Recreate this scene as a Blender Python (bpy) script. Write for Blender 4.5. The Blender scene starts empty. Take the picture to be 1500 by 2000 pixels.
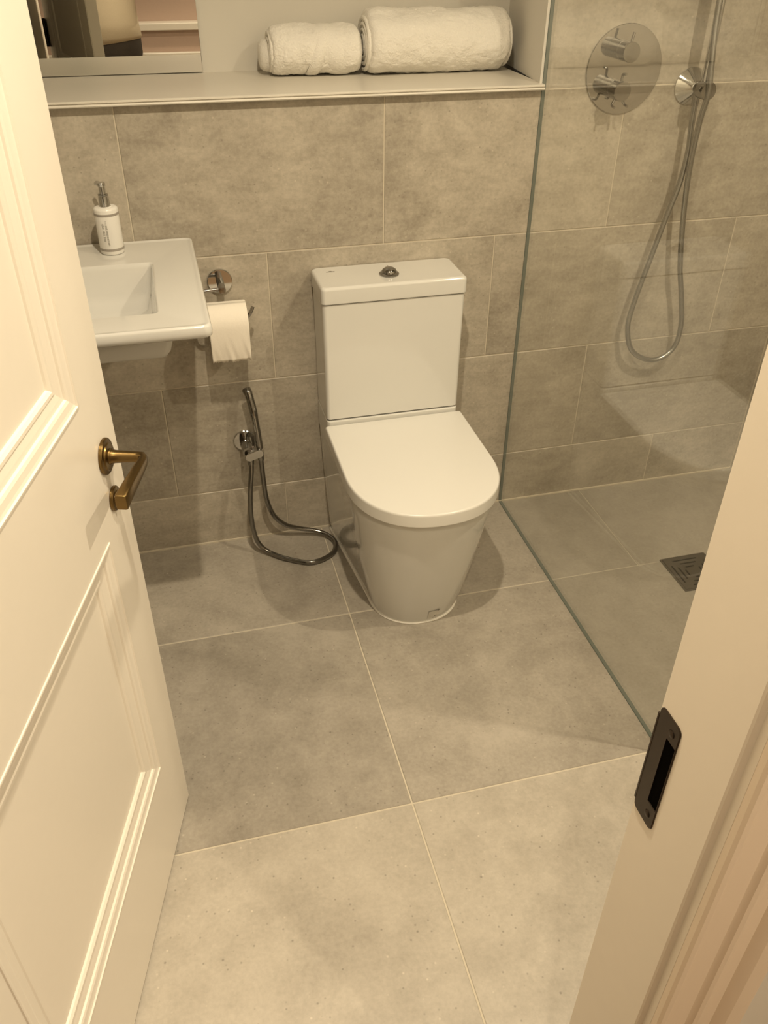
import bpy, bmesh, math, random
from mathutils import Vector, Matrix
random.seed(7)
PI = math.pi
sc = bpy.context.scene
col = sc.collection

# ------------------------------------------------------------------ camera
cam_d = bpy.data.cameras.new('camera'); cam = bpy.data.objects.new('camera', cam_d); col.objects.link(cam)
cam_d.sensor_fit = 'VERTICAL'; cam_d.sensor_height = 24.0; cam_d.lens = 24.0*1653.65/2000.0
cam_d.clip_start = 0.01; cam_d.clip_end = 50
def cam_matrix(yaw, pitch, roll, loc):
    cy, sy, cp, sp = math.cos(yaw), math.sin(yaw), math.cos(pitch), math.sin(pitch)
    f = Vector((-sy*cp, cy*cp, -sp)); r = Vector((cy, sy, 0)); u = r.cross(f)
    cr, sr = math.cos(roll), math.sin(roll)
    r2 = cr*r+sr*u; u2 = -sr*r+cr*u
    m = Matrix((r2, u2, -f)).transposed().to_4x4(); m.translation = Vector(loc)
    return m
cam.matrix_world = cam_matrix(math.radians(-14.7513), math.radians(35.5723), math.radians(0.5459), (0, -2.0535, 1.54))
sc.camera = cam
# ------------------------------------------------------------------ world, exposure
w = bpy.data.worlds.new('world'); sc.world = w; w.use_nodes = True
w.node_tree.nodes['Background'].inputs[0].default_value = (1.0, 0.80, 0.52, 1)
w.node_tree.nodes['Background'].inputs[1].default_value = 0.02
vs = sc.view_settings
vs.view_transform = 'Standard'; vs.look = 'None'; vs.gamma = 1.0; vs.use_curve_mapping = False
vs.exposure = 0.0
LIGHT_COL = (1.0, 0.85, 0.62)
CEIL = 2.35
# downlights: x, y, watts, label   (the bathroom's two, the hallway's, then an unseen lamp added to brighten the architrave)
DOWNLIGHTS = [
    (1.30, -1.22, 82, 150, 'recessed ceiling downlight above the shower'),
    (0.21, -1.16, 86, 152, 'recessed ceiling downlight above the middle of the bathroom floor'),
    (0.10, -2.12, 38, 140, 'recessed hallway ceiling downlight just outside the doorway'),
    (0.95, -2.70, 60, 150, 'added unseen fill lamp on the hallway ceiling to the right, behind the person'),
]

# ------------------------------------------------------------------ helpers
def link(name, me, mat=None, parent=None):
    o = bpy.data.objects.new(name, me); col.objects.link(o)
    if mat is not None and me is not None:
        me.materials.clear()
        for m in (mat if isinstance(mat, (list, tuple)) else [mat]): me.materials.append(m)
    if parent is not None: o.parent = parent
    return o
def obj(name, bm, mat, parent=None, smooth=True, ang=35, wn=False):
    me = bpy.data.meshes.new(name)
    bmesh.ops.recalc_face_normals(bm, faces=bm.faces)
    bm.to_mesh(me); bm.free()
    if smooth:
        for p in me.polygons: p.use_smooth = True
        try: me.set_sharp_from_angle(angle=math.radians(ang))
        except Exception: pass
    o = link(name, me, mat, parent)
    if wn: o.modifiers.new('weighted_normals', 'WEIGHTED_NORMAL').keep_sharp = True
    return o
def thing(name, label, cat, loc=(0, 0, 0), group=None):
    o = bpy.data.objects.new(name, None); col.objects.link(o); o.location = loc
    o.empty_display_size = 0.05
    o['label'] = label; o['category'] = cat
    if group: o['group'] = group
    return o
def tag(o, label, cat, group=None):
    o['label'] = label; o['category'] = cat
    if group: o['group'] = group
    return o
def struct(o, label=None, cat=None):
    o['kind'] = 'structure'
    if label: o['label'] = label
    if cat: o['category'] = cat
    return o
def box(bm, x0, x1, y0, y1, z0, z1, bev=0.0, seg=2, M=None):
    vs_ = [bm.verts.new((x, y, z)) for x in (x0, x1) for y in (y0, y1) for z in (z0, z1)]
    idx = [(0,1,3,2),(4,6,7,5),(0,4,5,1),(2,3,7,6),(0,2,6,4),(1,5,7,3)]
    fs = [bm.faces.new([vs_[i] for i in f]) for f in idx]
    if bev > 0:
        es = {e for f in fs for e in f.edges}
        r = bmesh.ops.bevel(bm, geom=list(es), offset=bev, segments=seg, profile=0.5, affect='EDGES')
        vs_ = list({v for f in r['faces'] for v in f.verts} | {v for v in vs_ if v.is_valid})
    if M is not None:
        bmesh.ops.transform(bm, matrix=M, verts=[v for v in vs_ if v.is_valid])
    return vs_
def bx(*a, **k):
    bm = bmesh.new(); box(bm, *a, **k); return bm
def loft(bm, rings, cap0=True, cap1=True, closed=True):
    R = [[bm.verts.new(p) for p in r] for r in rings]
    n = len(R[0])
    for a, b in zip(R, R[1:]):
        for i in range(n if closed else n-1):
            j = (i+1) % n
            bm.faces.new((a[i], a[j], b[j], b[i]))
    if cap0: bm.faces.new(list(reversed(R[0])))
    if cap1: bm.faces.new(R[-1])
    return R
def rrect(x0, x1, y0, y1, r, z, n=5):
    out = []
    for cx, cy, a0 in ((x1-r, y1-r, 0), (x0+r, y1-r, 90), (x0+r, y0+r, 180), (x1-r, y0+r, 270)):
        for k in range(n):
            a = math.radians(a0+90*k/(n-1)); out.append((cx+r*math.cos(a), cy+r*math.sin(a), z))
    return out
def frame_of(d):
    d = Vector(d).normalized()
    a = Vector((0, 0, 1)) if abs(d.z) < 0.9 else Vector((1, 0, 0))
    u = d.cross(a).normalized(); v = d.cross(u).normalized()
    return u, v, d
def lathe(bm, prof, origin=(0, 0, 0), axis=(0, 0, 1), seg=32):
    """prof: list of (radius, distance along axis)."""
    u, v, d = frame_of(axis); o = Vector(origin); rings = []
    for r, h in prof:
        r = max(r, 1e-5)
        rings.append([o+d*h+(u*math.cos(2*PI*k/seg)+v*math.sin(2*PI*k/seg))*r for k in range(seg)])
    loft(bm, rings)
def smooth_path(pts, n=10):
    P = [Vector(p) for p in pts]; P = [P[0]*2-P[1]]+P+[P[-1]*2-P[-2]]; out = []
    for i in range(1, len(P)-2):
        for k in range(n):
            t = k/n; a, b, c, d = P[i-1:i+3]
            out.append(0.5*((2*b)+(c-a)*t+(2*a-5*b+4*c-d)*t*t+(3*b-a-3*c+d)*t**3))
    out.append(P[-2]); return out
def tube(bm, pts, rad, seg=12, ridge=0.0, cap=True):
    P = [Vector(p) for p in pts]; n = len(P)
    T = [(P[min(i+1, n-1)]-P[max(i-1, 0)]).normalized() for i in range(n)]
    u, v, d = frame_of(T[0]); rings = []
    for i in range(n):
        q = T[i]; u = (u-q*u.dot(q)).normalized(); v = q.cross(u)
        r = rad[i] if isinstance(rad, (list, tuple)) else rad
        if ridge and i % 2: r -= ridge
        rings.append([P[i]+(u*math.cos(2*PI*k/seg)+v*math.sin(2*PI*k/seg))*r for k in range(seg)])
    loft(bm, rings, cap, cap)
def resample(P, step):
    P = [Vector(p) for p in P]; out = [P[0]]; acc = 0.0
    for a, b in zip(P, P[1:]):
        L = (b-a).length
        if L < 1e-9: continue
        t = step-acc
        while t <= L:
            out.append(a+(b-a)*(t/L)); t += step
        acc = (acc+L) % step if True else 0
        acc = L-(t-step)
    out.append(P[-1]); return out

# ------------------------------------------------------------------ materials
def mat(name):
    m = bpy.data.materials.new(name); m.use_nodes = True
    nt = m.node_tree; b = nt.nodes['Principled BSDF']
    return m, nt, b
def simple(name, c, rough=0.5, metal=0.0, coat=0.0, spec=0.5, bump=0.0, bscale=200, sub=0.0, vary=0.0):
    m, nt, b = mat(name)
    b.inputs['Base Color'].default_value = (*c, 1); b.inputs['Roughness'].default_value = rough
    b.inputs['Metallic'].default_value = metal; b.inputs['Coat Weight'].default_value = coat
    b.inputs['Coat Roughness'].default_value = 0.05
    b.inputs['Specular IOR Level'].default_value = spec
    if sub: b.inputs['Subsurface Weight'].default_value = sub; b.inputs['Subsurface Radius'].default_value = (0.02, 0.015, 0.01)
    if bump or vary:
        tc = nt.nodes.new('ShaderNodeTexCoord')
        nz = nt.nodes.new('ShaderNodeTexNoise'); nz.inputs['Scale'].default_value = bscale; nz.inputs['Detail'].default_value = 4
        nt.links.new(tc.outputs['Object'], nz.inputs['Vector'])
        if bump:
            bp = nt.nodes.new('ShaderNodeBump'); bp.inputs['Strength'].default_value = bump; bp.inputs['Distance'].default_value = 0.002
            nt.links.new(nz.outputs['Fac'], bp.inputs['Height']); nt.links.new(bp.outputs['Normal'], b.inputs['Normal'])
        if vary:
            mx = nt.nodes.new('ShaderNodeMix'); mx.data_type = 'RGBA'
            mx.inputs['A'].default_value = (*[x*(1-vary) for x in c], 1); mx.inputs['B'].default_value = (*[min(1, x*(1+vary)) for x in c], 1)
            nt.links.new(nz.outputs['Fac'], mx.inputs['Factor']); nt.links.new(mx.outputs['Result'], b.inputs['Base Color'])
    return m
def stone(name, dark, light, rough=0.5, streak=1.0, speck=1.0, bump=0.12):
    """greige cement-look porcelain: soft clouds, streaks, fine speckle, pale and dark flecks; shifts per tile."""
    m, nt, b = mat(name); N = nt.nodes; Lk = nt.links.new
    geo = N.new('ShaderNodeNewGeometry'); oi = N.new('ShaderNodeObjectInfo')
    mul = N.new('ShaderNodeMath'); mul.operation = 'MULTIPLY'; mul.inputs[1].default_value = 37.0; Lk(oi.outputs['Random'], mul.inputs[0])
    add = N.new('ShaderNodeVectorMath'); add.operation = 'ADD'; Lk(geo.outputs['Position'], add.inputs[0]); Lk(mul.outputs[0], add.inputs[1])
    def noise(scale, detail=6, rough_=0.6, dist=0.0, vec=add.outputs[0]):
        n = N.new('ShaderNodeTexNoise'); n.inputs['Scale'].default_value = scale; n.inputs['Detail'].default_value = detail
        n.inputs['Roughness'].default_value = rough_; n.inputs['Distortion'].default_value = dist; Lk(vec, n.inputs['Vector']); return n
    mp = N.new('ShaderNodeMapping'); mp.inputs['Scale'].default_value = (1.0, 1.0, 2.2 if streak else 1.0); Lk(add.outputs[0], mp.inputs['Vector'])
    n1 = noise(3.2, 6, 0.62, 0.6); n2 = noise(14, 8, 0.7, 0.3, mp.outputs[0]); n3 = noise(120, 3, 0.6)
    def mix(a, bb, f):
        x = N.new('ShaderNodeMix'); x.data_type = 'FLOAT'; x.inputs['Factor'].default_value = f
        Lk(a, x.inputs['A']); Lk(bb, x.inputs['B']); return x.outputs['Result']
    v = mix(n1.outputs['Fac'], n2.outputs['Fac'], 0.45); v = mix(v, n3.outputs['Fac'], 0.22)
    cr = N.new('ShaderNodeValToRGB'); cr.color_ramp.elements[0].position = 0.38; cr.color_ramp.elements[1].position = 0.62
    cr.color_ramp.elements[0].color = (*dark, 1); cr.color_ramp.elements[1].color = (*light, 1)
    Lk(v, cr.inputs['Fac'])
    # per tile tone
    hv = N.new('ShaderNodeHueSaturation'); mr = N.new('ShaderNodeMapRange'); mr.inputs['To Min'].default_value = 0.93; mr.inputs['To Max'].default_value = 1.06
    Lk(oi.outputs['Random'], mr.inputs['Value']); Lk(mr.outputs[0], hv.inputs['Value']); Lk(cr.outputs['Color'], hv.inputs['Color'])
    # flecks
    def fleck(scale, lo, hi, color, prev, strength):
        vo = N.new('ShaderNodeTexVoronoi'); vo.inputs['Scale'].default_value = scale; Lk(add.outputs[0], vo.inputs['Vector'])
        r = N.new('ShaderNodeValToRGB'); r.color_ramp.elements[0].position = lo; r.color_ramp.elements[1].position = hi
        r.color_ramp.elements[0].color = (strength,)*3+(1,); r.color_ramp.elements[1].color = (0, 0, 0, 1)
        Lk(vo.outputs['Distance'], r.inputs['Fac'])
        gate = N.new('ShaderNodeMath'); gate.operation = 'GREATER_THAN'; gate.inputs[1].default_value = 0.72
        sp = N.new('ShaderNodeSeparateColor'); Lk(vo.outputs['Color'], sp.inputs[0]); Lk(sp.outputs[0], gate.inputs[0])
        mm = N.new('ShaderNodeMath'); mm.operation = 'MULTIPLY'; Lk(gate.outputs[0], mm.inputs[0]); Lk(r.outputs['Color'], mm.inputs[1])
        x = N.new('ShaderNodeMix'); x.data_type = 'RGBA'; Lk(mm.outputs[0], x.inputs['Factor']); Lk(prev, x.inputs['A']); x.inputs['B'].default_value = (*color, 1)
        return x.outputs['Result']
    c = fleck(75, 0.06, 0.20, [x*0.45 for x in dark], hv.outputs['Color'], 0.45*speck)
    c = fleck(31, 0.03, 0.09, [x*0.40 for x in dark], c, 0.5*speck)
    c = fleck(52, 0.04, 0.15, [min(1, x*1.35) for x in light], c, 0.45*speck)
    Lk(c, b.inputs['Base Color'])
    rr = N.new('ShaderNodeMapRange'); rr.inputs['To Min'].default_value = rough-0.06; rr.inputs['To Max'].default_value = rough+0.1
    Lk(n2.outputs['Fac'], rr.inputs['Value']); Lk(rr.outputs[0], b.inputs['Roughness'])
    bp = N.new('ShaderNodeBump'); bp.inputs['Strength'].default_value = bump; bp.inputs['Distance'].default_value = 0.002
    Lk(v, bp.inputs['Height']); Lk(bp.outputs['Normal'], b.inputs['Normal'])
    return m

M_tile = stone('wall_porcelain', (0.300, 0.264, 0.208), (0.530, 0.478, 0.392), 0.42, 1.0, 0.9)
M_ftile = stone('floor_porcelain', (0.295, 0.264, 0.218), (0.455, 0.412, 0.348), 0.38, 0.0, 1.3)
M_ftile_pale = stone('floor_porcelain_pale', (0.385, 0.345, 0.285), (0.55, 0.50, 0.42), 0.38, 0.0, 1.2)  # paler tile colours for the front row of the floor
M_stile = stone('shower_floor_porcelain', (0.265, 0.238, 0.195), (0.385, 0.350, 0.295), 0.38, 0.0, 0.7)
M_grout = simple('grout', (0.60, 0.54, 0.43), 0.9, bump=0.3, bscale=300)
M_plaster = simple('painted_plaster', (0.72, 0.69, 0.62), 0.75, bump=0.05, bscale=150)
M_ledge = simple('satin_ledge', (0.74, 0.70, 0.62), 0.32, vary=0.03, bscale=9)
M_gloss = simple('white_ceramic', (0.68, 0.67, 0.63), 0.12, coat=0.6, vary=0.01, bscale=3)
M_seat = simple('white_plastic', (0.73, 0.715, 0.67), 0.22, vary=0.01, bscale=3)
M_paint = simple('cream_gloss_paint', (0.80, 0.75, 0.66), 0.30, bump=0.04, bscale=60, vary=0.012)
M_jamb = simple('jamb_paint', (0.76, 0.69, 0.585), 0.38, bump=0.06, bscale=50, vary=0.015)
M_arch = simple('architrave_paint', (0.82, 0.70, 0.56), 0.45, bump=0.05, bscale=60)
M_chrome = simple('chrome', (0.62, 0.62, 0.61), 0.09, 1.0, vary=0.03, bscale=20)
M_knob = simple('knob_chrome', (0.34, 0.33, 0.31), 0.10, 1.0, vary=0.03, bscale=20)
M_plate = simple('valve_plate_chrome', (0.50, 0.49, 0.47), 0.07, 1.0, vary=0.02, bscale=20)
M_hose = simple('chrome_hose', (0.38, 0.38, 0.365), 0.22, 1.0, vary=0.05, bscale=40)
M_dhose = simple('dark_chrome_hose', (0.26, 0.25, 0.23), 0.16, 1.0, vary=0.05, bscale=40)
M_dchrome = simple('dark_chrome', (0.32, 0.31, 0.29), 0.12, 1.0, vary=0.05, bscale=30)
M_steel = simple('brushed_drain_steel', (0.20, 0.185, 0.16), 0.38, 1.0, vary=0.1, bscale=60)
M_brass = simple('antique_brass', (0.185, 0.122, 0.048), 0.30, 1.0, vary=0.18, bscale=35)
M_bronze = simple('dark_bronze', (0.045, 0.033, 0.024), 0.38, 0.85, vary=0.2, bscale=40)
M_black = simple('black_void', (0.004, 0.0035, 0.003), 0.9, spec=0.0, vary=0.1, bscale=30)
M_towel = simple('white_terry', (0.88, 0.85, 0.78), 0.95, bump=1.0, bscale=260, vary=0.07)
M_paper = simple('tissue_paper', (0.88, 0.82, 0.72), 0.9, bump=0.15, bscale=250, vary=0.02)
M_card = simple('cardboard', (0.40, 0.30, 0.20), 0.9, vary=0.1, bscale=80)
M_bottle = simple('white_bottle_plastic', (0.80, 0.78, 0.73), 0.25, vary=0.01, bscale=5)
M_band = simple('grey_band', (0.33, 0.30, 0.26), 0.35, vary=0.03, bscale=30)
M_ink = simple('grey_ink', (0.16, 0.145, 0.12), 0.6, vary=0.05, bscale=50)
M_sili = simple('white_silicone', (0.88, 0.85, 0.78), 0.35, vary=0.02, bscale=30)
M_shirt = simple('beige_cotton', (0.52, 0.44, 0.32), 0.9, bump=0.3, bscale=250, vary=0.05)
M_trous = simple('dark_trouser_cloth', (0.045, 0.036, 0.028), 0.9, bump=0.3, bscale=250, vary=0.1)
M_skin = simple('skin', (0.50, 0.32, 0.22), 0.5, sub=0.1, vary=0.04, bscale=30)
M_hair = simple('dark_hair', (0.03, 0.022, 0.016), 0.6, bump=0.8, bscale=300, vary=0.2)
M_eye = simple('eye', (0.75, 0.72, 0.68), 0.15, vary=0.02, bscale=30)
M_phone = simple('black_phone_glass', (0.01, 0.01, 0.011), 0.1, vary=0.1, bscale=30)
M_hallwall = simple('hall_pink_plaster', (0.50, 0.37, 0.30), 0.35, bump=0.05, bscale=60, vary=0.03)
M_hallfloor = simple('hall_oak_floor', (0.34, 0.22, 0.12), 0.45, vary=0.15, bscale=12)
M_sticker = simple('clear_sticker', (0.66, 0.64, 0.58), 0.25, vary=0.03, bscale=60)
# mirror
M_mirror, nt, b = mat('mirror_silver'); b.inputs['Metallic'].default_value = 1; b.inputs['Roughness'].default_value = 0.0
b.inputs['Base Color'].default_value = (0.80, 0.80, 0.76, 1)
# clear sheet glass: tinted transmission plus Fresnel reflection
def glass_mat(name, tint):
    m, nt, b = mat(name); N = nt.nodes; N.remove(b); out = N['Material Output']
    tr = N.new('ShaderNodeBsdfTransparent'); tr.inputs[0].default_value = (*tint, 1)
    gl = N.new('ShaderNodeBsdfGlossy'); gl.inputs['Roughness'].default_value = 0.005; gl.inputs['Color'].default_value = (1, 1, 1, 1)
    fr = N.new('ShaderNodeFresnel')      # thin sheet: the same reflectance on entering and leaving
    ge = N.new('ShaderNodeNewGeometry'); ior = N.new('ShaderNodeMix'); ior.data_type = 'FLOAT'
    ior.inputs['A'].default_value = 1.5; ior.inputs['B'].default_value = 1/1.5
    nt.links.new(ge.outputs['Backfacing'], ior.inputs['Factor']); nt.links.new(ior.outputs['Result'], fr.inputs['IOR'])
    mx = N.new('ShaderNodeMixShader'); nt.links.new(fr.outputs[0], mx.inputs[0]); nt.links.new(tr.outputs[0], mx.inputs[1]); nt.links.new(gl.outputs[0], mx.inputs[2])
    nt.links.new(mx.outputs[0], out.inputs['Surface']); return m
M_glass = glass_mat('screen_glass', (0.972, 0.976, 0.965))
M_gedge = simple('green_glass_edge', (0.12, 0.145, 0.125), 0.15, spec=0.8, vary=0.1, bscale=20)
def emis(name, c, s):
    m, nt, b = mat(name); b.inputs['Emission Color'].default_value = (*c, 1); b.inputs['Emission Strength'].default_value = s
    b.inputs['Base Color'].default_value = (0.8, 0.8, 0.8, 1); return m
M_lamp = emis('lamp_lens', LIGHT_COL, 18.0)

# ------------------------------------------------------------------ tiled shell
FY = -1.6255           # inner plane of the doorway wall
XL, XG, XR = -0.47, 0.922, 1.7535
DEPTH = 0.006
def tile_mesh(w_, h_, t=0.008, bev=0.0012):
    """lies in XY, top at z=0, going down"""
    bm = bmesh.new(); box(bm, 0, w_, 0, h_, -t, 0)
    es = [e for e in bm.edges if all(abs(v.co.z) < 1e-7 for v in e.verts)]
    bmesh.ops.bevel(bm, geom=es, offset=bev, segments=1, affect='EDGES')
    me = bpy.data.meshes.new('tile'); bmesh.ops.recalc_face_normals(bm, faces=bm.faces); bm.to_mesh(me); bm.free(); return me
cache = {}
def lay(parent, material, u0, u1, v0, v1, frame, gap=0.0026):
    """frame(u,v) -> matrix placing tile-local XY with +Z towards the room"""
    a, b_ = round(u1-u0-gap, 4), round(v1-v0-gap, 4)
    if a < 0.004 or b_ < 0.004: return
    key = (a, b_, material.name)
    if key not in cache:
        cache[key] = tile_mesh(a, b_); cache[key].materials.append(material)
    o = bpy.data.objects.new('tile', cache[key]); col.objects.link(o); o.parent = parent
    o.matrix_world = frame(u0+gap/2, v0+gap/2)
    return o
# floor
bm = bx(XL-0.1, XR+0.1, FY, 0.05, -0.06, -0.0015)
floor = struct(obj('floor', bm, M_grout, smooth=False))
flat = lambda u, v: Matrix.Translation((u, v, 0))
xs = [XL, -0.266, 0.3427, XG]
ys = [0.0, -0.401, -1.0096, FY]
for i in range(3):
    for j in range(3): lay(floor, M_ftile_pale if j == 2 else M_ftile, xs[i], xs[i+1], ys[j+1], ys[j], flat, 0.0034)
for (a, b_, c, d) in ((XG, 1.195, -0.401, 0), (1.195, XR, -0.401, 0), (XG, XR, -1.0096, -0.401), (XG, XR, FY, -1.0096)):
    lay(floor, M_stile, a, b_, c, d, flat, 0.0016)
# back wall: grout bed below the ledge and full height in the shower
LZ = 1.203
bm = bmesh.new(); box(bm, XL-0.1, XG, 0.0015, 0.03, -0.05, 1.187); box(bm, XG, XR+0.1, 0.0015, 0.03, -0.05, CEIL)
wall_back = struct(obj('wall_back', bm, M_grout, smooth=False))
back = lambda u, v: Matrix(((1, 0, 0, u), (0, 0, -1, 0), (0, 1, 0, v), (0, 0, 0, 1)))
rows = [(0.0, 0.1775, [0.243, 0.835, 1.428]), (0.1775, 0.5131, [-0.061, 0.542, 1.145]), (0.5131, 0.851, [-0.355, 0.238, 0.8305, 1.54]),
        (0.851, 1.190, [-0.0675, 0.5327, 1.1435])]
for z0, z1, cuts in rows:
    c = [XL]+[q for q in cuts]+[XR]
    for a, b_ in zip(c, c[1:]): lay(wall_back, M_tile, a, b_, z0+(0.002 if z0 == 0 else 0), z1, back)
for z0, z1, cuts in ((1.190, 1.529, [1.54]), (1.529, 1.868, [1.1435]), (1.868, 2.207, [1.54]), (2.207, CEIL, [1.1435])):
    c = [XG]+cuts+[XR]
    for a, b_ in zip(c, c[1:]): lay(wall_back, M_tile, a, b_, z0, z1, back)
# white sealant line along the foot of the wall
tri = bmesh.new(); box(tri, XL, XR, -0.0042, 0.0, -0.001, 0.0042)
struct(obj('trim_1', tri, M_grout, smooth=False))
# right shower wall
wall_right = struct(obj('wall_right', bx(XR+0.0015, XR+0.03, FY-0.1, 0.03, -0.05, CEIL), M_grout, smooth=False))
right = lambda u, v: Matrix(((0, 0, -1, XR), (-1, 0, 0, -u), (0, 1, 0, v), (0, 0, 0, 1)))
zs = [0.002, 0.1775, 0.5131, 0.851, 1.190, 1.529, 1.868, 2.207, CEIL]
for k in range(8):
    c = [0.0]+([0.36, 0.96, 1.56] if k % 2 else [0.06, 0.66, 1.26])+[-FY]
    for a, b_ in zip(c, c[1:]): lay(wall_right, M_tile, a, b_, zs[k], zs[k+1], right)
# left wall, painted; ceiling
wall_left = struct(obj('wall_left', bx(XL-0.1, XL-0.0015, FY, 0.5, -0.05, CEIL), M_grout, smooth=False))
left = lambda u, v: Matrix(((0, 0, 1, XL), (1, 0, 0, FY+u), (0, 1, 0, v), (0, 0, 0, 1)))
for k in range(8):
    c = [0.0]+([0.3, 0.9, 1.5] if k % 2 else [0.6, 1.2])+[-FY+(0.32 if k > 3 else 0)]
    for a, b_ in zip(c, c[1:]): lay(wall_left, M_tile, a, b_, zs[k], zs[k+1], left)
struct(obj('ceiling', bx(XL-0.8, XR+0.1, -3.3, 0.5, CEIL, CEIL+0.05), M_plaster, smooth=False))
# niche above the ledge
NB = 0.32
struct(obj('wall_niche', bx(XL, 0.975, NB, NB+0.04, 1.1, CEIL), M_plaster, smooth=False))
bm = bmesh.new(); loft(bm, [[(0.911, 0.0, z), (0.9175, 0.0, z), (0.97, NB, z), (0.947, NB, z)] for z in (LZ, CEIL)])
struct(obj('wall_niche_side', bm, M_plaster, smooth=False))
bm = bmesh.new()
prof = [(NB, LZ), (-0.016, LZ), (-0.0185, LZ-0.0012), (-0.0185, LZ-0.0042), (-0.0150, LZ-0.0046), (-0.0150, LZ-0.0062), (-0.0195, LZ-0.0068), (-0.0205, LZ-0.0095), (-0.0185, LZ-0.0120), (0.0, LZ-0.0130), (NB, LZ-0.0130)]
loft(bm, [[(x, y, z) for y, z in prof] for x in (XL, 0.9175)])
struct(obj('trim_2', bm, M_ledge, smooth=False))
# mirror: a frameless sheet hung on the niche back
mir = thing('mirror', 'frameless wall mirror standing on the ledge behind the basin', 'mirror', (-0.16, NB-0.008, LZ+0.002))
obj('mirror_backing', bx(-0.308, 0.309, 0.001, 0.0078, 0.001, 0.79), M_black, mir, smooth=False)
obj('mirror_glass', bx(-0.309, 0.3107, -0.0035, 0.001, 0.0, 0.792, bev=0.0008, seg=1), M_mirror, mir, smooth=False)

# ------------------------------------------------------------------ doorway wall, jambs, architraves
OL, OR_ = -0.375, 0.365
DH = 2.04
bm = bmesh.new(); box(bm, XL-0.1, OL-0.03, -1.735, FY, -0.05, CEIL); box(bm, OR_+0.03, XR+0.1, -1.735, FY, -0.05, CEIL); box(bm, OL-0.03, OR_+0.03, -1.735, FY, DH+0.03, CEIL)
struct(obj('wall_front', bm, M_plaster, smooth=False))
jp = [(0.032, -1.6262), (0.003, -1.6262), (0.0008, -1.6270), (0, -1.6292), (0, -1.7225), (0.0012, -1.7245), (0.0065, -1.7262), (0.0062, -1.7350), (0.032, -1.7350)]
ap = [(0.0065, -1.7262), (0.0065, -1.7415), (0.0085, -1.7448), (0.0130, -1.7455), (0.0165, -1.7440), (0.0185, -1.7415), (0.0215, -1.7408),
      (0.0440, -1.7408), (0.0460, -1.7425), (0.0480, -1.7460), (0.0520, -1.7475), (0.0560, -1.7470), (0.0590, -1.7440), (0.0610, -1.7415), (0.0760, -1.7420), (0.0790, -1.7470), (0.0840, -1.7520), (0.0920, -1.7545), (0.1000, -1.7545), (0.1040, -1.7520), (0.1050, -1.7350), (0.0100, -1.7350)]
def jamb(side, nm_j, nm_t):
    s = 1 if side == 'r' else -1; x0 = OR_ if s > 0 else OL
    bm = bmesh.new(); loft(bm, [[(x0+s*a, y, z) for a, y in jp] for z in (0.0, DH)])
    j = struct(obj(nm_j, bm, M_jamb, ang=25))
    bm = bmesh.new(); loft(bm, [[(x0+s*a, y, z) for a, y in ap] for z in (0.0, DH+0.08)])
    t = struct(obj(nm_t, bm, M_arch, ang=25))
    return j
jr = jamb('r', 'trim_3', 'trim_4'); jl = jamb('l', 'trim_5', 'trim_6')
bm = bmesh.new(); box(bm, OL, OR_, -1.7350, -1.6262, DH, DH+0.03); struct(obj('trim_7', bm, M_jamb, smooth=False))
bm = bmesh.new(); box(bm, OL-0.0, OR_+0.0, -1.7480, -1.7350, DH+0.0, DH+0.08, bev=0.003); struct(obj('trim_8', bm, M_arch, smooth=False))
# strike plate let into the jamb
sp = thing('strike_plate', 'dark bronze strike plate let into the cream door jamb on the right', 'strike plate', (OR_, -1.6445, 0.907))
def strike(bm):
    X = -0.0014
    y0, y1, z0, z1 = -0.0165, 0.0155, -0.070, 0.070
    hy0, hy1, hz0, hz1 = -0.0155, -0.0015, -0.042, 0.046
    def rr(y0, y1, z0, z1, r, x): return [(x, p[0], p[1]) for p in rrect(y0, y1, z0, z1, r, 0, 4)]
    o0 = rr(y0, y1, z0, z1, 0.006, 0.0002); o1 = rr(y0, y1, z0, z1, 0.006, X+0.0004); o2 = rr(y0+0.0006, y1-0.0006, z0+0.0006, z1-0.0006, 0.0055, X)
    i1 = rr(hy0, hy1, hz0, hz1, 0.001, X); i2 = rr(hy0, hy1, hz0, hz1, 0.001, 0.0002)
    loft(bm, [o0, o1, o2, i1, i2], False, False)
bm = bmesh.new(); strike(bm); obj('plate', bm, M_bronze, sp, smooth=False)
bm = bmesh.new(); box(bm, -0.0004, 0.0001, -0.0157, -0.0013, -0.0422, 0.0462); obj('keep_hole', bm, M_black, sp, smooth=False)
bm = bmesh.new(); box(bm, -0.0018, -0.0006, 0.0148, 0.0172, -0.060, 0.060, bev=0.0005); obj('lip', bm, M_bronze, sp)
for z in (-0.056, 0.056):
    bm = bmesh.new(); lathe(bm, [(0.0040, 0), (0.0040, 0.0007), (0.003, 0.0013), (0.0, 0.0014)], (-0.0012, -0.006, z), (-1, 0, 0), 14); obj('screw', bm, M_bronze, sp)

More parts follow.
